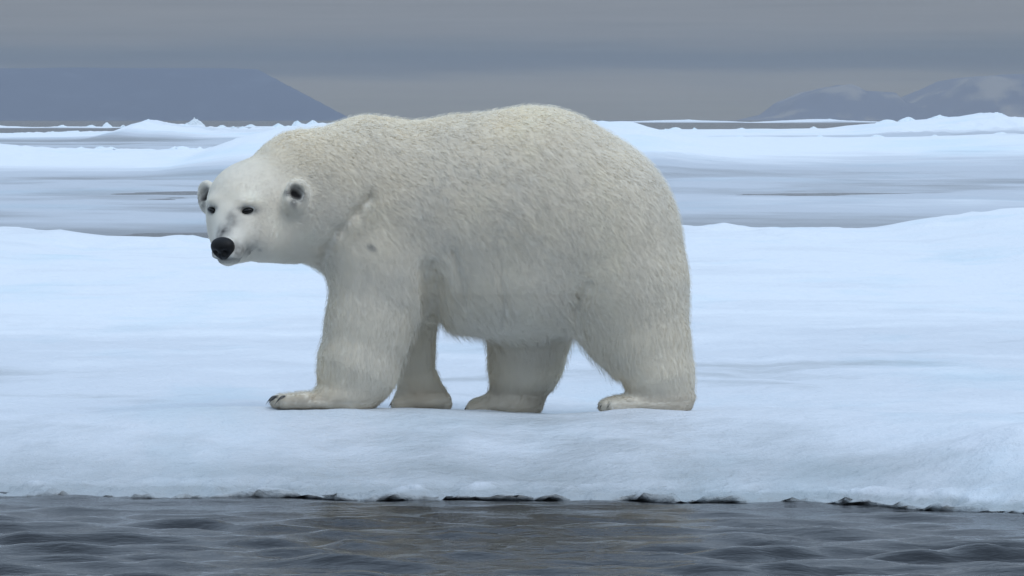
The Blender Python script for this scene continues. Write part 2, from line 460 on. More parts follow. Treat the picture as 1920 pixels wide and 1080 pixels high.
# ---- the near floe
CREST_X = [-40, -8, -4.85, -4.3, -3.85, -2.7, 0.0, 1.67, 3.5, 4.24, 4.85, 8, 40]
CREST_Z = [0.45, 0.48, 0.50, 0.50, 0.42, 0.40, 0.48, 0.525, 0.525, 0.62, 0.68, 0.62, 0.5]
def floe_height(X, Y):
    n = fbm(X * 1.3, Y * 1.3, oct=4, seed=11); nf = fbm(X * 6, Y * 6, oct=3, seed=21)
    ye = np.interp(X, EDGE_X, EDGE_Y) + 0.05 * fbm(X * 2.1, X * 0, oct=4, seed=5) + 0.045 * nf
    s = Y - ye
    rise = 0.004 + 0.258 * (1 - (1 - np.clip((s - 0.10) / 1.35, 0, 1)) ** 1.5)
    z = np.where(s < 0, np.maximum(s * 3.5, -0.5), rise)
    # broken, washed rim along the water
    rim = np.exp(-((s - 0.08) / 0.20) ** 2)
    nr = fbm(X * 8.0, Y * 11, oct=4, seed=13, gain=0.65)
    z = z + rim * (0.062 * nr + 0.018 * fbm(X * 1.2, Y * 5, oct=3, seed=8) + 0.004)
    # the washed lip overhangs the water and turns back under
    t_ = np.clip(-s, 0, None)
    z = np.where(s < 0, 0.012 + np.exp(-0.16) * (0.050 * nr + 0.016 * fbm(X * 1.2, Y * 5, oct=3, seed=8)) - 0.015 - 0.3 * t_, z)
    # smooth dome of ice behind the rim; the bear walks just over its crest
    z = z - 0.078 * np.clip(Y - 19.75, 0, 0.6) * smooth(19.62, 19.85, Y)
    z = z + 0.016 * np.clip(Y - 21, 0, 6) + 0.0 * Y
    # snow-covered rise at the back
    crest = np.interp(X, CREST_X, CREST_Z)
    z = z + (crest - 0.311) * smooth(25.5, 41, Y)
    lump = fbm(X * 0.55, Y * 0.28, oct=4, seed=31)
    z = z + 0.045 * lump * smooth(23, 33, Y)
    z = z + 0.012 * n * smooth(0.1, 0.8, s) * (1 - 0.75 * np.exp(-((Y - 20) / 0.7) ** 2) * (np.abs(X) < 1.6))
    z = z + 0.10 * np.exp(-((X + 3.7) / 1.3) ** 2 - ((Y - 35.5) / 2.2) ** 2)
    z = z + 0.022 * fbm(X * 3.0, Y * 2.4, oct=6, seed=23, gain=0.55) * (1 - 0.9 * np.exp(-((Y - 19.95) / 0.45) ** 2) * smooth(-1.5, -1.3, X) * (1 - smooth(1.0, 1.2, X))) * smooth(0.15, 0.5, s) * (1 - 0.6 * smooth(24, 30, Y))
    z = z + 0.004 * nf * smooth(0.05, 0.3, s)
    z = z - 0.026 * np.exp(-((X - 0.15) / 0.42) ** 2) * smooth(19.2, 19.55, Y) * (1 - smooth(20.6, 21.2, Y))
    # a crack running off to the left of the front paw, and one to the right of the hind legs
    for (xa, xb, yc, dep, w) in ((-2.05, -1.4, 19.83, 0.022, 0.10), (1.62, 2.05, 21.7, 0.02, 0.13), (0.2, 1.1, 24.2, 0.02, 0.2), (-1.9, -0.9, 22.3, 0.02, 0.2)):
        yy = yc + 0.06 * vnoise(X * 3, X * 0, seed=41) + 0.03 * (X - xa)
        z = z - dep * np.exp(-((Y - yy) / w) ** 2) * smooth(xa - 0.15, xa + 0.1, X) * (1 - smooth(xb - 0.1, xb + 0.15, X))
    for (pu, pd, pw) in ((600, -0.30, 0.26), (790, 0.17, 0.16), (945, 0.19, 0.2), (1215, -0.29, 0.24)):      # snow pressed up round the paws
        z = z + 0.014 * np.exp(-((X - px_x(pu, BEAR_D + pd)) / pw) ** 2 - ((Y - (BEAR_D + pd - 0.12)) / 0.05) ** 2) * (1 + 0.6 * nf)
    z = z + (0.017 + 0.007 * smooth(-0.4, -0.9, X) - 0.010 * smooth(0.45, 0.75, X)) * smooth(19.2, 19.6, Y) * (1 - smooth(20.5, 21.3, Y)) * smooth(-1.9, -1.3, X) * (1 - smooth(1.0, 1.6, X))
    # shallow melt basins on the bare ice
    z = z - 0.03 * smooth(0.15, 0.6, fbm(X * 0.8, Y * 0.55, oct=3, seed=51)) * smooth(20.6, 21.6, Y) * (1 - smooth(25, 28, Y))
    # drift of snow at the right end of the rim
    z = z + 0.10 * np.exp(-((X - 2.25) / 0.42) ** 2 - ((Y - 18.25) / 0.45) ** 2)
    z = z + 0.10 * np.clip(fbm(X * 1.6, Y * 0.9, oct=4, seed=57) - 0.15, 0, 1) * smooth(36, 41, Y)
    # back edge
    yb = 42.8 + 0.8 * fbm(X * 0.5, X * 0, oct=4, seed=61)
    z = z - (z + 0.4) * smooth(0.0, 0.7, Y - yb)
    return z, s, ye
def build_floe():
    xs = grown(-2.7, 2.7, 0.03, -28, 28, 1.06, 0.5)
    ys = np.concatenate([np.arange(16.6, 21.2, 0.022), np.arange(21.2, 30, 0.07), np.arange(30, 44.4, 0.10)])
    X, Y = np.meshgrid(xs, ys, indexing='ij')
    Z, s, ye = floe_height(X, Y)
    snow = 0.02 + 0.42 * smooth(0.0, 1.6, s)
    snow = snow + 0.34 * fbm(X * 0.9, Y * 1.9, oct=6, seed=71) * smooth(0.2, 0.9, s)
    snow = snow + 0.45 * smooth(24.5, 29.5, Y + 1.6 * fbm(X * 0.5, Y * 0.3, oct=3, seed=72))
    snow = snow - 0.12 * smooth(20.2, 21.0, Y) * (1 - smooth(23, 26, Y)) * smooth(-0.4, 0.4, fbm(X * 0.7, Y * 0.6, oct=4, seed=73))
    snow = snow + 0.5 * np.exp(-((X - 2.3) / 0.45) ** 2 - ((Y - 18.2) / 0.42) ** 2)
    snow = snow - 0.55 * (1 - smooth(0.004, 0.030, Z)) * (s < 0.6) + 0.35 * smooth(0.03, 0.06, Z) * np.exp(-((s - 0.1) / 0.12) ** 2)  # wash shadow put into the colour of the low wet rim; raised bits whitened
    Y = np.where(s < 0, ye - 1.2 * s, Y)
    V = np.stack([X, Y, Z], -1).reshape(-1, 3)
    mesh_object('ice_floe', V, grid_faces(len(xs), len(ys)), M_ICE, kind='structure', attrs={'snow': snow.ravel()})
build_floe()

# ---- flat, flooded pack ice behind the floe: open leads are where it dips under the sea
def build_pack():
    xs = grown(-14, 14, 0.16, -400, 400, 1.07, 4)
    ys = np.concatenate([np.arange(43.5, 75, 0.30), np.arange(75, 160, 0.6), np.arange(160, 330, 1.6)])
    X, Y = np.meshgrid(xs, ys, indexing='ij')
    n = fbm(X * 0.16, Y * 0.11, oct=5, seed=81)
    n2 = fbm(X * 0.035, Y * 0.06, oct=3, seed=91)
    Z = 0.040 + 0.095 * n + 0.035 * n2 - 0.04 * (1 - smooth(58, 74, Y))
    Z = np.maximum(Z, -0.05) + 0.012 * smooth(0.0, 0.02, Z)
    snow = 0.18 + 3.2 * np.clip(Z, -0.02, 0.2) + 0.34 * fbm(X * 0.22, Y * 0.10, oct=5, seed=95) - 0.30 * (1 - smooth(56, 76, Y))
    V = np.stack([X, Y, Z], -1).reshape(-1, 3)
    mesh_object('pack_ice', V, grid_faces(len(xs), len(ys)), M_FAR, kind='structure', attrs={'snow': snow.ravel()})
build_pack()

# ---- snow-covered floes and pressure ridges farther out
RIDGES = []
def ridge(name, y0, yc, y1, crest, seed, rough=0.12, step=0.25, ystep=0.8, span=None, snow0=0.35, rubble=0.2):
    """floe whose crest line passes through the given photo points (u, v) at distance yc"""
    u, v = np.array(crest, float).T
    cx = px_x(u, yc); cz = px_z(v, yc)
    pad = span or (cx[-1] - cx[0]) * 0.5
    xs = np.arange(cx[0] - pad, cx[-1] + pad, step); ys = np.arange(y0 - 2 * ystep, y1 + 2 * ystep, ystep)
    X, Y = np.meshgrid(xs, ys, indexing='ij')
    zc = np.interp(X, cx, cz)
    sc = (yc - y0)
    wig = fbm(X / sc * 1.3, Y / sc * 0.4, oct=4, seed=seed)
    yy = Y + 0.35 * sc * wig
    prof = smooth(y0, yc, yy) ** 0.8 * (1 - 0.75 * smooth(yc, y1, yy))
    lump = fbm(X / sc * 4, Y / sc * 2.2, oct=5, seed=seed + 3)
    fine = fbm(X / sc * 18, Y / sc * 9, oct=3, seed=seed + 9)
    rk = 55.0 / yc + 0.12; pile = smooth(-0.05, 0.35, fbm(X * rk * 0.16, Y * rk * 0.10, oct=3, seed=seed + 21))
    rub = pile * (1 - np.abs(fbm(X * rk * 2.2, Y * rk * 1.1, oct=4, seed=seed + 15, gain=0.6)) * 2.2).clip(0, 1) ** 1.5         # broken rubble
    Z = zc * prof * (1 + rough * 1.4 * lump) + rough * 0.5 * zc * fine * prof + 0.02 + rubble * rub * prof
    edge = smooth(cx[0] - pad, cx[0] - pad * 0.7, X) * (1 - smooth(cx[-1] + pad * 0.7, cx[-1] + pad, X)) if span is None else \
           smooth(cx[0] - pad, cx[0], X) * (1 - smooth(cx[-1], cx[-1] + pad, X))
    front = smooth(y0 - 0.02 * sc, y0 + 0.04 * sc, yy) * (1 - smooth(y1 - 0.1 * sc, y1, yy)) * smooth(0.05, 0.3, edge)
    Z = Z * edge * front - 0.5 * (1 - front)
    RIDGES.append((xs, ys, Z, yc))
    snow = snow0 + 0.75 * smooth(0.1, 0.75, prof) + 0.32 * lump - 0.25 * smooth(0.1, 0.5, fbm(X / sc * 2, Y / sc * 3, oct=4, seed=seed + 31))
    V = np.stack([X, Y, Z], -1).reshape(-1, 3)
    mesh_object(name, V, grid_faces(len(xs), len(ys)), M_FAR, kind='structure', attrs={'snow': snow.ravel()})
ridge('snow_ridge', 112, 150, 172, [(-300, 272), (0, 279), (100, 286), (200, 287), (300, 288), (420, 285), (470, 264), (520, 250), (600, 240),
      (1000, 236), (1100, 236), (1185, 236), (1230, 246), (1330, 258), (1500, 261), (1750, 257), (1920, 250), (2200, 250)], 101, rubble=0.15)
ridge('snow_ridge', 300, 350, 400, [(-200, 251), (0, 252), (180, 250), (240, 247), (268, 234), (290, 228), (325, 236), (440, 246), (560, 243), (700, 238),
      (1150, 240), (1230, 246), (1400, 244), (1560, 240), (1620, 232), (1700, 227), (1760, 223), (1805, 219), (1848, 214), (1880, 222), (1920, 224), (2100, 226)], 131, 0.16, 0.25, 1.3, rubble=0.34)
ridge('distant_floe', 840, 900, 960, [(60, 240), (110, 238), (180, 238), (215, 239), (250, 241)], 151, 0.35, 0.5, 3, span=8)
ridge('distant_floe', 880, 950, 1020, [(420, 239), (470, 237), (540, 237), (600, 234), (660, 237)], 161, 0.35, 0.5, 3, span=8)
ridge('distant_floe', 860, 900, 960, [(-60, 238), (-10, 236), (20, 239)], 171, 0.4, 0.5, 3, span=5)
ridge('distant_floe', 2600, 2800, 3000, [(1200, 227.5), (1280, 225.5), (1340, 227)], 181, 0.4, 1.2, 9, span=30)
ridge('distant_floe', 2300, 2500, 2700, [(1480, 226.5), (1540, 224), (1600, 227)], 191, 0.4, 1.2, 9, span=30)

# ---- mountains, their tops lost in the cloud
def build_mountains():
    D = 16000.0
    xs = np.arange(-5200, -300, 14.0); ys = np.arange(15400, 19000, 36.0)
    X, Y = np.meshgrid(xs, ys, indexing='ij')
    foot = px_x(666, Y) - 0.09 * (Y - 15500); g = fbm(X / 400, Y / 400, oct=5, seed=201)
    side = np.clip((foot - X - 14 * g - 10 * fbm(X / 90, Y / 90, oct=4, seed=207)) * 0.60, 0, 400)
    side = np.where(side > 0, side, 0)
    front = np.clip((Y - 15500 + 60 * g) * 0.45, 0, 400)
    h = np.minimum(side, front)
    top = 190 + 0 * X
    Z = np.minimum(h, top) - 2 + 5 * g * smooth(0, 80, h)
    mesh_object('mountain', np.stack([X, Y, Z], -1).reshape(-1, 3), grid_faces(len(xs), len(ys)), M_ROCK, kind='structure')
    D = 22000.0
    xs = np.arange(px_x(1380, D), px_x(2500, D), 20.0); ys = np.arange(21600, 24000, 60.0)
    X, Y = np.meshgrid(xs, ys, indexing='ij')
    u = X / D * FPX + 960
    top = (HORIZON - np.interp(u, [1410, 1465, 1495, 1545, 1600, 1615, 1630, 1690, 1705, 1730, 1760, 1790, 1830, 1900, 2200, 2500],
           [226, 213, 190, 168, 157, 160, 168, 170, 185, 192, 176, 165, 145, 138, 130, 150])) * D / FPX
    g = fbm(X / 300, Y / 500, oct=5, seed=221)
    Z = top * smooth(21600, 22300, Y + 200 * g) + 12 * g * smooth(10, 120, top) - 2
    mesh_object('mountain', np.stack([X, Y, Z], -1).reshape(-1, 3), grid_faces(len(xs), len(ys)), M_ROCKSNOW_HAZE, kind='structure')
build_mountains()

# ---- sea haze
def build_haze():
    lo, hi = np.array([-24500, -2500, -2.0]), np.array([24500, 24500, 300.0])
    V = [(lo[0] if i & 1 == 0 else hi[0], lo[1] if i & 2 == 0 else hi[1], lo[2] if i & 4 == 0 else hi[2]) for i in range(8)]
    F = [[0, 2, 3, 1], [4, 5, 7, 6], [0, 1, 5, 4], [2, 6, 7, 3], [0, 4, 6, 2], [1, 3, 7, 5]]
    m = bpy.data.materials.new('haze'); m.use_nodes = True; t = m.node_tree; t.nodes.clear()
    pv = N(t, 'ShaderNodeVolumePrincipled'); pv.inputs['Density'].default_value = 6.5e-5
    pv.inputs['Color'].default_value = (0.60, 0.61, 0.65, 1); pv.inputs['Density Attribute'].default_value = ''
    out = N(t, 'ShaderNodeOutputMaterial'); t.links.new(pv.outputs[0], out.inputs['Volume'])
    mesh_object('haze', np.array(V), F, m, shade=False, kind='stuff')
build_haze()

# ---- upended ice blocks on the skyline
def ice_block(u, v_top, v_base, w_px, D, seed, label, jag=0.35):
    import bmesh
    H = (v_base - v_top) * D / FPX; W = w_px * D / FPX * 0.5
    bm = bmesh.new(); bmesh.ops.create_icosphere(bm, subdivisions=4, radius=1.0)
    P = np.array([v.co[:] for v in bm.verts]); F = [[v.index for v in f.verts] for f in bm.faces]; bm.free()
    d = 1 + jag * fbm(P[:, 0] * 1.7 + seed, P[:, 1] * 1.7, P[:, 2] * 1.7, oct=4, seed=seed)
    c = np.round(d * 5) / 5 * 0.4 + d * 0.6                     # faceted
    P = P * c[:, None]
    P[:, 2] = np.maximum(P[:, 2], -0.25)
    taper = 1 - 0.62 * np.clip(P[:, 2], 0, 1)
    P[:, 0] *= taper; P[:, 1] *= taper
    P[:, 2] = P[:, 2] / P[:, 2].max()
    P = P * np.array([W, W * 0.9, H]) + np.array([px_x(u, D), D, px_z(v_base, D)])
    o = mesh_object('ice_block', P, F, M_BLOCK, label=label, cat='ice block', group='ice blocks along the skyline',
                attrs={'snow': np.full(len(P), 0.62)}, shade=False)
    return o
ice_block(365, 220, 241, 50, 880, 1, 'tall white peaked ice block standing on the skyline before the dark mountain')
ice_block(290, 225, 240, 62, 352, 2, 'broad rounded bluish white ice hump crowning the ridge beside the peaked block', 0.25)
ice_block(201, 229, 241, 26, 900, 3, 'small jagged ice spike at the end of a thin distant floe')
ice_block(172, 234, 241, 34, 905, 4, 'low knobbly ice lump next to the jagged ice spike')
ice_block(557, 226, 238, 26, 950, 5, 'small leaning ice block nearest the peaked one, left of the bear neck')
ice_block(588, 225, 237, 34, 950, 6, 'small ragged ice block just above the bear neck')
ice_block(470, 233, 239, 30, 950, 7, 'flat low ice slab on a thin floe before the mountain foot', 0.3)
ice_block(1762, 215, 225, 56, 352, 8, 'bluish ragged ice block beside the white hump under the hazy mountains')
ice_block(1702, 219, 227, 36, 352, 9, 'little ice lump at the low end of the snow hump')
ice_block(1846, 212, 226, 90, 352, 10, 'widest smooth white snow hump on the skyline under the hazy mountains', 0.18)
ice_block(118, 234, 241, 40, 900, 11, 'long low ice lump on the thin distant floe under the dark mountain', 0.4)
ice_block(232, 234, 242, 18, 900, 12, 'tiny ice lump at the open water end of the distant floe', 0.4)
ice_block(325, 231, 240, 24, 352, 13, 'small shoulder of ice between the rounded hump and the peaked block', 0.4)
ice_block(438, 236, 243, 26, 880, 14, 'low ragged ice pile right of the peaked block', 0.5)
ice_block(522, 231, 239, 26, 950, 15, 'low notched ice lump on the floe before the mountain foot', 0.5)
ice_block(1665, 224, 231, 50, 352, 16, 'low rounded snow lump where the snow hump meets open water', 0.25)
ice_block(1905, 219, 226, 40, 352, 17, 'low snow lump falling away from the widest hump', 0.3)
ice_block(1555, 222.5, 226.5, 60, 2500, 18, 'far thin ice slab on the horizon over open water', 0.35)
ice_block(1290, 224, 226.5, 70, 2800, 19, 'far flat ice slab on the horizon beside the bear rump', 0.3)

# ---- loose chunks sitting on the crests of the two ridges
def ridge_chunks():
    r = np.random.default_rng(23)
    for (xs, ys, Z, yc), spans, what in zip(RIDGES[:2], (((-17, -8), (5, 17)), ((-38, -17), (11, 38))),
            ('small broken ice chunk on the crest of the nearer snow ridge', 'small broken ice chunk on the crest of the far snow ridge')):
        for a, b in spans:
            for k in range(7):
                i = int(np.argmin(np.abs(xs - r.uniform(a, b)))); j = int(np.argmax((Z[i] - CAM_Z) / ys))
                D, x, z = ys[j], xs[i], Z[i, j]
                v = HORIZON + (CAM_Z - z) * FPX / D; u = 960 + x * FPX / D
                o = ice_block(u, v - r.uniform(2.0, 4.5), v + 2.5, r.uniform(18, 40), D, int(r.integers(30, 900)), what, 0.55)
                o.name = 'ice_chunk'; o['group'] = 'ice chunks on the snow ridges'; o['category'] = 'ice chunk'
ridge_chunks()

# ================================================================= the polar bear
def bear_materials():
    m, t, b = new_mat('bear_fur')
    c = attr(t, 'Col')
    d = N(t, 'ShaderNodeBsdfDiffuse'); tr = N(t, 'ShaderNodeBsdfTranslucent'); mx = N(t, 'ShaderNodeMixShader')
    t.links.new(c.outputs['Color'], d.inputs['Color']); t.links.new(c.outputs['Color'], tr.inputs['Color'])
    mx.inputs[0].default_value = 0.34                            # hollow hairs pass light on
    t.links.new(d.outputs[0], mx.inputs[1]); t.links.new(tr.outputs[0], mx.inputs[2])
    t.links.new(mx.outputs[0], t.nodes['Material Output'].inputs['Surface']); t.nodes.remove(b)
    sk, t, b = new_mat('bear_skin_coat')
    t.links.new(attr(t, 'Col').outputs['Color'], b.inputs['Base Color']); b.inputs['Roughness'].default_value = 0.9
    b.inputs['Specular IOR Level'].default_value = 0.1
    nm, t, b = new_mat('nose_leather')
    b.inputs['Base Color'].default_value = (0.008, 0.008, 0.009, 1); b.inputs['Roughness'].default_value = 0.5; b.inputs['Specular IOR Level'].default_value = 0.25
    n = N(t, 'ShaderNodeTexVoronoi'); n.inputs['Scale'].default_value = 260; t.links.new(position(t), n.inputs['Vector'])
    bump(t, b, n.outputs['Distance'], 0.3, 0.002)
    em, t, b = new_mat('eye_dark'); b.inputs['Base Color'].default_value = (0.006, 0.005, 0.004, 1); b.inputs['Roughness'].default_value = 0.22; b.inputs['Specular IOR Level'].default_value = 0.3
    cm, t, b = new_mat('claw_horn')
    c = mixc(t, noise(t, 60, 3, 0.5, position(t)), (0.012, 0.011, 0.01), (0.05, 0.045, 0.04))
    t.links.new(c, b.inputs['Base Color']); b.inputs['Roughness'].default_value = 0.4
    return m, sk, nm, em, cm
M_FUR, M_COAT, M_NOSE, M_EYE, M_CLAW = bear_materials()

def project(P):
    return 960 + P[:, 0] * FPX / P[:, 1], HORIZON + (CAM_Z - P[:, 2]) * FPX / P[:, 1]
def gauss(P, c, r): return np.exp(-(((P - c) / r) ** 2).sum(1))
def head_mask(P):
    """1 on the head, 0 past the neck"""
    return 1 - smooth(0.22, 0.46, np.linalg.norm(P - hp(0.0, -0.14, -0.02), axis=1))
def bear_colour(P):
    n = fbm(P[:, 0] * 5, P[:, 1] * 5, P[:, 2] * 5, oct=4, seed=301)
    n2 = fbm(P[:, 0] * 2, P[:, 1] * 2, P[:, 2] * 2, oct=3, seed=305)
    C = np.tile(np.array(FUR_BASE), (len(P), 1))
    yel = np.clip(0.22 + 0.5 * n2 + 0.25 * n, 0, 1)
    neck = gauss(P, at(560, 290, -0.1), np.array([0.35, 0.5, 0.16])) + 0.7 * gauss(P, at(960, 240, 0), np.array([0.5, 0.5, 0.14]))
    low = smooth(0.62, 0.30, P[:, 2])
    yel = np.clip(yel + 0.6 * neck + 0.05 * low - 0.35 * head_mask(P) * (1 - neck), 0, 1)
    C = C * (1 - yel[:, None]) + np.array(FUR_YELLOW) * yel[:, None]
    C *= (1 + 0.06 * n)[:, None]
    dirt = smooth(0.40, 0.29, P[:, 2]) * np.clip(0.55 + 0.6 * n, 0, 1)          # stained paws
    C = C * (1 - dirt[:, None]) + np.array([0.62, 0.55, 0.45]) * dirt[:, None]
    # thin grey skin showing on the muzzle, the lips and round the eyes
    g = np.zeros(len(P))
    q = P - NOSE; f = q @ HF; l = q @ HL; u = q @ HU
    blot = 0.85 + 0.8 * fbm(P[:, 0] * 28, P[:, 1] * 28, P[:, 2] * 28, oct=3, seed=311)
    g = np.maximum(g, 0.95 * np.exp(-((l + 0.008) / 0.034) ** 2 - ((u - 0.070) / 0.034) ** 2) * (f > -0.16) * blot)
    g = np.maximum(g, 0.62 * np.exp(-((l - 0.012) / 0.030) ** 2 - ((u - 0.115) / 0.050) ** 2) * (f > -0.2) * blot)
    g = np.maximum(g, 0.60 * np.exp(-((l - 0.060) / 0.030) ** 2 - ((u + 0.012) / 0.036) ** 2) * (f > -0.18) * blot)
    g = np.maximum(g, 0.75 * np.exp(-((l + 0.055) / 0.030) ** 2 - ((u + 0.012) / 0.036) ** 2) * (f > -0.18) * blot)
    g = np.maximum(g, 0.85 * np.exp(-((l) / 0.062) ** 2 - ((u + 0.048) / 0.014) ** 2) * (f > -0.12))
    for i, e in enumerate(EYES):
        w = P - e; s_ = 1 if i == 0 else -1
        g = np.maximum(g, 1.0 * np.exp(-((w @ HL) / 0.030) ** 2 - ((w @ HU + 0.002) / 0.015) ** 2 - ((w @ HF) / 0.05) ** 2))
        g = np.maximum(g, 0.55 * np.exp(-((w @ HL + s_ * 0.032) / 0.016) ** 2 - ((w @ HU - 0.006) / 0.010) ** 2 - ((w @ HF) / 0.05) ** 2))
    for s_ in (1, -1):                                           # mouth line
        a = NOSE - HF * 0.02 + HL * s_ * 0.035 - HU * 0.055; b = hp(0.115 * s_, -0.06, -0.175); ab = b - a
        t_ = np.clip((P - a) @ ab / (ab @ ab), 0, 1); d = np.linalg.norm(P - a - t_[:, None] * ab, axis=1)
        g = np.maximum(g, (0.75 - 0.45 * t_) * np.exp(-(d / 0.008) ** 2))
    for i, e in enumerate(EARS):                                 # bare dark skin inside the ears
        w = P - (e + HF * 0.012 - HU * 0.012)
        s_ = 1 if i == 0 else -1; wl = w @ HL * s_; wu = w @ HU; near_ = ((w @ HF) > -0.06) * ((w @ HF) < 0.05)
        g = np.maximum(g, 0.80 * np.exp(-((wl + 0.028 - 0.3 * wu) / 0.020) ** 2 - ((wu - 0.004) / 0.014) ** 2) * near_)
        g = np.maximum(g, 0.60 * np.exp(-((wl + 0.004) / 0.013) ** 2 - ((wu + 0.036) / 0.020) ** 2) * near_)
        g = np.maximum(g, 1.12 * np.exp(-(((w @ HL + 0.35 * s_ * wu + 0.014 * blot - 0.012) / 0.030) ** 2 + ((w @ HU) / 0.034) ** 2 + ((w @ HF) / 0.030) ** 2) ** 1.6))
    w = P - at(694, 460, -0.30)                                  # scar on the shoulder
    g = np.maximum(g, 0.7 * np.exp(-((w[:, 0] + 0.4 * w[:, 2]) / 0.014) ** 2 - ((w[:, 2]) / 0.012) ** 2) * (P[:, 1] < BEAR_D))
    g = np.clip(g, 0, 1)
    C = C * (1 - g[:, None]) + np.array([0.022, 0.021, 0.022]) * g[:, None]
    return np.clip(C, 0, 1), g
FUR_BASE = (0.955, 0.915, 0.83)
FUR_YELLOW = (0.935, 0.87, 0.73)

def vertex_normals(V, F):
    a = V[F[:, 2]] - V[F[:, 0]]; b = V[F[:, 3]] - V[F[:, 1]]
    n = np.cross(a, b); out = np.zeros_like(V)
    for i in range(4):
        for k in range(3): out[:, k] += np.bincount(F[:, i], n[:, k], len(V))
    return out / np.maximum(np.linalg.norm(out, axis=1), 1e-12)[:, None]
def relax(V, F, it=2):
    E = np.concatenate([F[:, [0, 1]], F[:, [1, 2]], F[:, [2, 3]], F[:, [3, 0]]]); E = np.concatenate([E, E[:, ::-1]])
    deg = np.bincount(E[:, 0], minlength=len(V))[:, None]
    for _ in range(it):
        S = np.stack([np.bincount(E[:, 0], V[E[:, 1], k], len(V)) for k in range(3)], 1) / np.maximum(deg, 1)
        V = 0.5 * V + 0.5 * S
    return V

def build_fur(V, F, Nn, root, count=700000):
    r = np.random.default_rng(11)
    area = 0.5 * np.linalg.norm(np.cross(V[F[:, 2]] - V[F[:, 0]], V[F[:, 3]] - V[F[:, 1]]), axis=1)
    cen = V[F].mean(1)
    hm = head_mask(cen)
    wgt = area * (1 + 1.6 * hm) * (cen[:, 2] > 0.20)
    fi = np.searchsorted(np.cumsum(wgt) / wgt.sum(), r.random(count)); fi = np.minimum(fi, len(F) - 1)
    a, b = r.random(count)[:, None], r.random(count)[:, None]
    q = V[F[fi]]; qn = Nn[F[fi]]
    bil = lambda z: (z[:, 0] * (1 - a) + z[:, 1] * a) * (1 - b) + (z[:, 3] * (1 - a) + z[:, 2] * a) * b
    P = bil(q); Nm = bil(qn); Nm /= np.linalg.norm(Nm, axis=1)[:, None]
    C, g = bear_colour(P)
    keep = (g < 0.55)
    for e in EYES: keep &= np.linalg.norm(P - e, axis=1) > 0.026
    keep &= ~((np.linalg.norm(P - NOSE, axis=1) < 0.058) & ((P - NOSE) @ HF > -0.03))
    P, Nm, C, g = P[keep], Nm[keep], C[keep], g[keep]
    n = len(P)
    u, v = project(P); hm = head_mask(P)
    legs = smooth(0.80, 0.62, P[:, 2])
    # lay of the coat: backwards and down the flank, down the legs, away from the nose on the face
    flow = np.tile(np.array([0.85, 0.0, -0.55]), (n, 1))
    flow[:, 2] -= 0.5 * smooth(1.35, 0.85, P[:, 2])
    flow = flow * (1 - legs[:, None]) + np.array([0.18, 0, -1.0]) * legs[:, None]
    awayn = P - (NOSE + HU * 0.03); awayn /= np.linalg.norm(awayn, axis=1)[:, None]
    flow = flow * (1 - hm[:, None]) + awayn * hm[:, None]
    paw = smooth(0.36, 0.31, P[:, 2]); flow = flow * (1 - paw[:, None]) + np.array([-1.0, 0, -0.25]) * paw[:, None]
    nv = np.stack([fbm(P[:, 0] * 9, P[:, 1] * 9, P[:, 2] * 9, oct=3, seed=401 + k * 7) for k in range(3)], 1)
    nw = np.stack([vnoise(P[:, 0] * 34, P[:, 1] * 34, P[:, 2] * 34, seed=431 + k * 7) for k in range(3)], 1)
    al = P[:, 0] * 0.84 - P[:, 2] * 0.54; ac = P[:, 0] * 0.54 + P[:, 2] * 0.84
    st = np.stack([fbm(al * 11 + 3 * nv[:, 0], ac * 46 + 4 * nv[:, 1], P[:, 1] * 16, oct=2, seed=451 + k * 9) for k in range(3)], 1)
    wavy = (1 - hm) * (0.06 + 0.85 * gauss(P, at(920, 330, -0.3), np.array([0.42, 0.6, 0.26])) + 0.3 * gauss(P, at(900, 500, -0.3), np.array([0.3, 0.6, 0.2])))
    flow = flow + nv * (0.20 + 0.40 * wavy)[:, None] + nw * (0.10 + 0.35 * wavy)[:, None] + r.normal(0, 0.09, (n, 3))
    T = flow - (flow * Nm).sum(1)[:, None] * Nm; T /= np.maximum(np.linalg.norm(T, axis=1), 1e-6)[:, None]
    L = 0.029 * (1 - hm) + 0.013 * hm
    dn = np.linalg.norm(P - NOSE, axis=1)
    L *= 0.30 + 0.70 * smooth(0.06, 0.30, dn)
    L *= 1 - 0.55 * paw
    under = smooth(0.1, -0.6, Nm[:, 2]) * (P[:, 2] < 0.80) * (P[:, 2] > 0.45)
    L *= 1 + 1.3 * under
    for e in EARS: L *= 1 - 0.45 * np.exp(-(np.linalg.norm(P - e, axis=1) / 0.07) ** 2)
    L *= r.uniform(0.65, 1.2, n)
    guard = (r.random(n) < 0.10) * (1 - 0.7 * hm)
    L *= 1 + 0.35 * guard
    lift = 0.26 + 0.42 * guard + 0.30 * st[:, 0] * wavy + r.normal(0, 0.07, n) + 0.1 * under
    D1 = T * np.cos(lift)[:, None] + Nm * np.sin(lift)[:, None]
    lift2 = lift * 0.35; D2 = T * np.cos(lift2)[:, None] + Nm * np.sin(lift2)[:, None]; D2[:, 2] -= 0.18
    p0 = P - Nm * 0.002; p1 = P + D1 * (L * 0.55)[:, None]; p2 = p1 + D2 * (L * 0.45)[:, None]
    S = np.cross(D1, Nm); S /= np.maximum(np.linalg.norm(S, axis=1), 1e-6)[:, None]
    roll = r.uniform(-0.9, 0.9, n)[:, None]; S = S * np.cos(roll) + Nm * np.sin(roll)
    w = (0.0011 * (1 - hm) + 0.0010 * hm)[:, None] * r.uniform(0.7, 1.3, n)[:, None] * (1 - 0.45 * guard)[:, None]
    W = np.empty((n, 5, 3), np.float32)
    W[:, 0] = p0 - S * w; W[:, 1] = p0 + S * w; W[:, 2] = p1 + S * w * 0.85; W[:, 3] = p1 - S * w * 0.85; W[:, 4] = p2
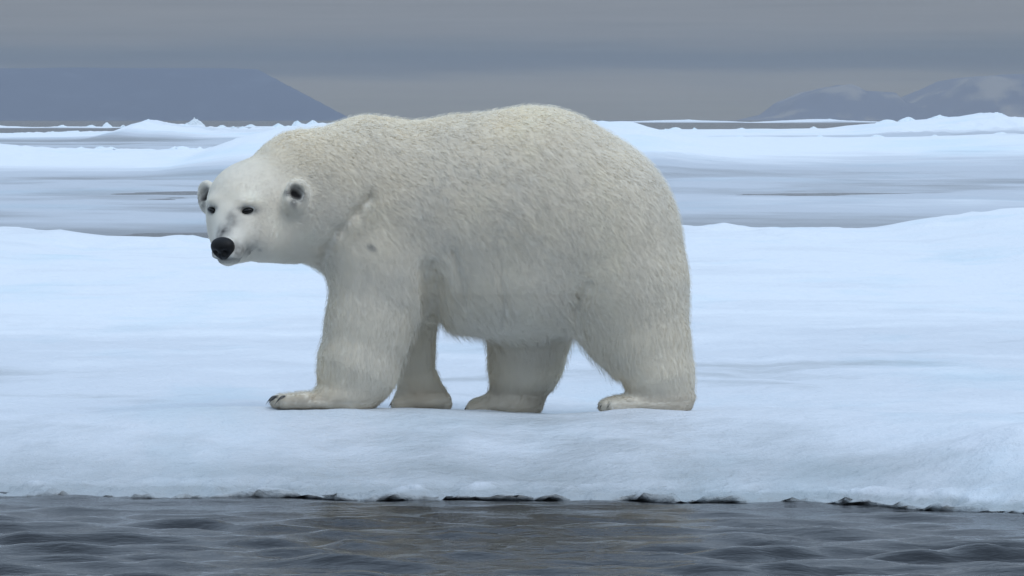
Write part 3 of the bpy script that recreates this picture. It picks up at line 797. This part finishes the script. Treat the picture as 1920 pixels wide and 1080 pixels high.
    # tufts tilt the shading normal a little, so the coat reads as locks
    SN = Nm + (st * 0.30 + nw * 0.04) * wavy[:, None] + 0.06 * D1; SN /= np.linalg.norm(SN, axis=1)[:, None]
    me = bpy.data.meshes.new('fur')
    nb = n * 5
    me.vertices.add(nb); me.vertices.foreach_set('co', W.reshape(-1))
    base = (np.arange(n) * 5)[:, None]
    loops = np.concatenate([base + np.array([[0, 1, 2, 3]]), base + np.array([[3, 2, 4]])], 1)
    me.loops.add(n * 7); me.loops.foreach_set('vertex_index', loops.astype(np.int32).ravel())
    me.polygons.add(n * 2)
    me.polygons.foreach_set('loop_start', (np.arange(n)[:, None] * 7 + np.array([[0, 4]])).astype(np.int32).ravel())
    me.update(calc_edges=True)
    me.polygons.foreach_set('use_smooth', np.ones(n * 2, bool))
    cn = me.attributes.new('custom_normal', 'FLOAT_VECTOR', 'POINT')
    cn.data.foreach_set('vector', np.repeat(SN, 5, axis=0).astype(np.float32).ravel())
    Cs = np.clip(C * r.uniform(0.98, 1.02, n)[:, None], 0, 0.97)
    ca = me.attributes.new('Col', 'FLOAT_COLOR', 'POINT')
    ca.data.foreach_set('color', np.repeat(np.c_[Cs, np.ones(n)], 5, axis=0).astype(np.float32).ravel())
    me.materials.append(M_FUR)
    o = bpy.data.objects.new('fur', me); col.objects.link(o); o.parent = root
    o.matrix_parent_inverse = root.matrix_world.inverted(); o['kind'] = 'stuff'
    return o

def build_polar_bear():
    root = bpy.data.objects.new('polar_bear', None); col.objects.link(root)
    base = at(950, 770, 0); root.location = Vector(base)
    bpy.context.view_layer.update()
    root['label'] = 'large creamy white polar bear walking across the ice, head lowered and turned outward'
    root['category'] = 'polar bear'
    f = build_bear(0.0065)
    V, F = f.surface()
    # keep only the largest piece's orientation outward
    V = relax(V, F, 2); Nn = vertex_normals(V, F)
    inside = V[np.argmin(V[:, 0])]                               # leftmost point must face left
    if Nn[np.argmin(V[:, 0])][0] > 0: F = F[:, ::-1]; Nn = -Nn
    Ns = relax(Nn, F, 6); Ns /= np.maximum(np.linalg.norm(Ns, axis=1), 1e-9)[:, None]
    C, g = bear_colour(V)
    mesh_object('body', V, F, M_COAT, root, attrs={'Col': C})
    build_fur(V, F, Ns, root)
    build_face(root)
    build_claws(root)

def lump(name, c, axes, radii, mat, parent, shape=None, sub=4):
    import bmesh
    bm = bmesh.new(); bmesh.ops.create_icosphere(bm, subdivisions=sub, radius=1.0)
    P = np.array([v.co[:] for v in bm.verts]); F = [[v.index for v in f.verts] for f in bm.faces]; bm.free()
    if shape is not None: P = shape(P)
    W = c + (P * np.array(radii)) @ np.asarray(axes)
    return mesh_object(name, W, F, mat, parent)
def build_face(root):
    def nose_shape(P):                                           # x lateral, y forward, z up
        Q = P.copy()
        Q[:, 0] *= 1.0 + 0.22 * P[:, 2] - 0.12 * np.clip(-P[:, 2], 0, 1) ** 2
        for s_ in (1, -1):                                       # nostrils
            d = np.sqrt(((P[:, 0] - 0.42 * s_) / 0.28) ** 2 + ((P[:, 2] + 0.15) / 0.24) ** 2)
            Q[:, 1] -= 0.45 * np.exp(-d ** 2) * (P[:, 1] > 0)
        Q[:, 1] -= 0.16 * np.exp(-(P[:, 0] / 0.10) ** 2) * (P[:, 2] < -0.2) * (P[:, 1] > 0)   # philtrum
        return Q
    T = tip(18)
    lump('nose', NOSE - HF * 0.012, T, (0.054, 0.042, 0.051), M_NOSE, root, nose_shape, 5)
    for i, e in enumerate(EYES):
        s_ = 1 if i == 0 else -1
        a = math.radians(30 * s_); fo = HF * math.cos(a) + HL * math.sin(a); la = HL * math.cos(a) - HF * math.sin(a)
        b = math.radians(14 * s_); la2 = la * math.cos(b) + HU * math.sin(b); up2 = HU * math.cos(b) - la * math.sin(b)
        lump('eye', e + HF * 0.002, [la2, fo, up2], (0.028, 0.017, 0.0135), M_EYE, root, None, 3)
def build_claws(root):
    def claw(p, length, sc=1.0):
        n, k = 7, 8; V = []; F = []
        for i in range(n):
            t_ = i / (n - 1); r_ = 0.012 * sc * (1 - t_) ** 0.7 + 0.0006
            c = p + np.array([-length * t_, 0, 0.010 * math.sin(t_ * 2.2) - 0.040 * t_ * t_]) * sc
            for j in range(k):
                a_ = 2 * math.pi * j / k; V.append(c + np.array([0.3 * r_ * math.cos(a_), 0.75 * r_ * math.sin(a_), r_ * math.cos(a_)]))
        for i in range(n - 1):
            for j in range(k): F.append([i*k+j, i*k+(j+1) % k, (i+1)*k+(j+1) % k, (i+1)*k+j])
        F.append(list(range(k))); F.append(list(range((n-1)*k, n*k)))
        mesh_object('claw', np.array(V), F, M_CLAW, root)
    for j in range(5):
        yy = -0.375 + 0.052 * j; uu = [527, 514, 510, 514, 527][j]
        claw(at(uu + 7, 747, yy - 0.014), 0.046)
    for j in range(5):
        yy = -0.355 + 0.052 * j; uu = [1143, 1129, 1125, 1129, 1141][j]
        claw(at(uu + 3, 760, yy - 0.01), 0.03, 0.8)
    for j in range(4): claw(at(737, 757, 0.13 + 0.052 * j), 0.03, 0.8)
    for j in range(4): claw(at(877, 766, 0.155 + 0.052 * j), 0.03, 0.8)
build_polar_bear()
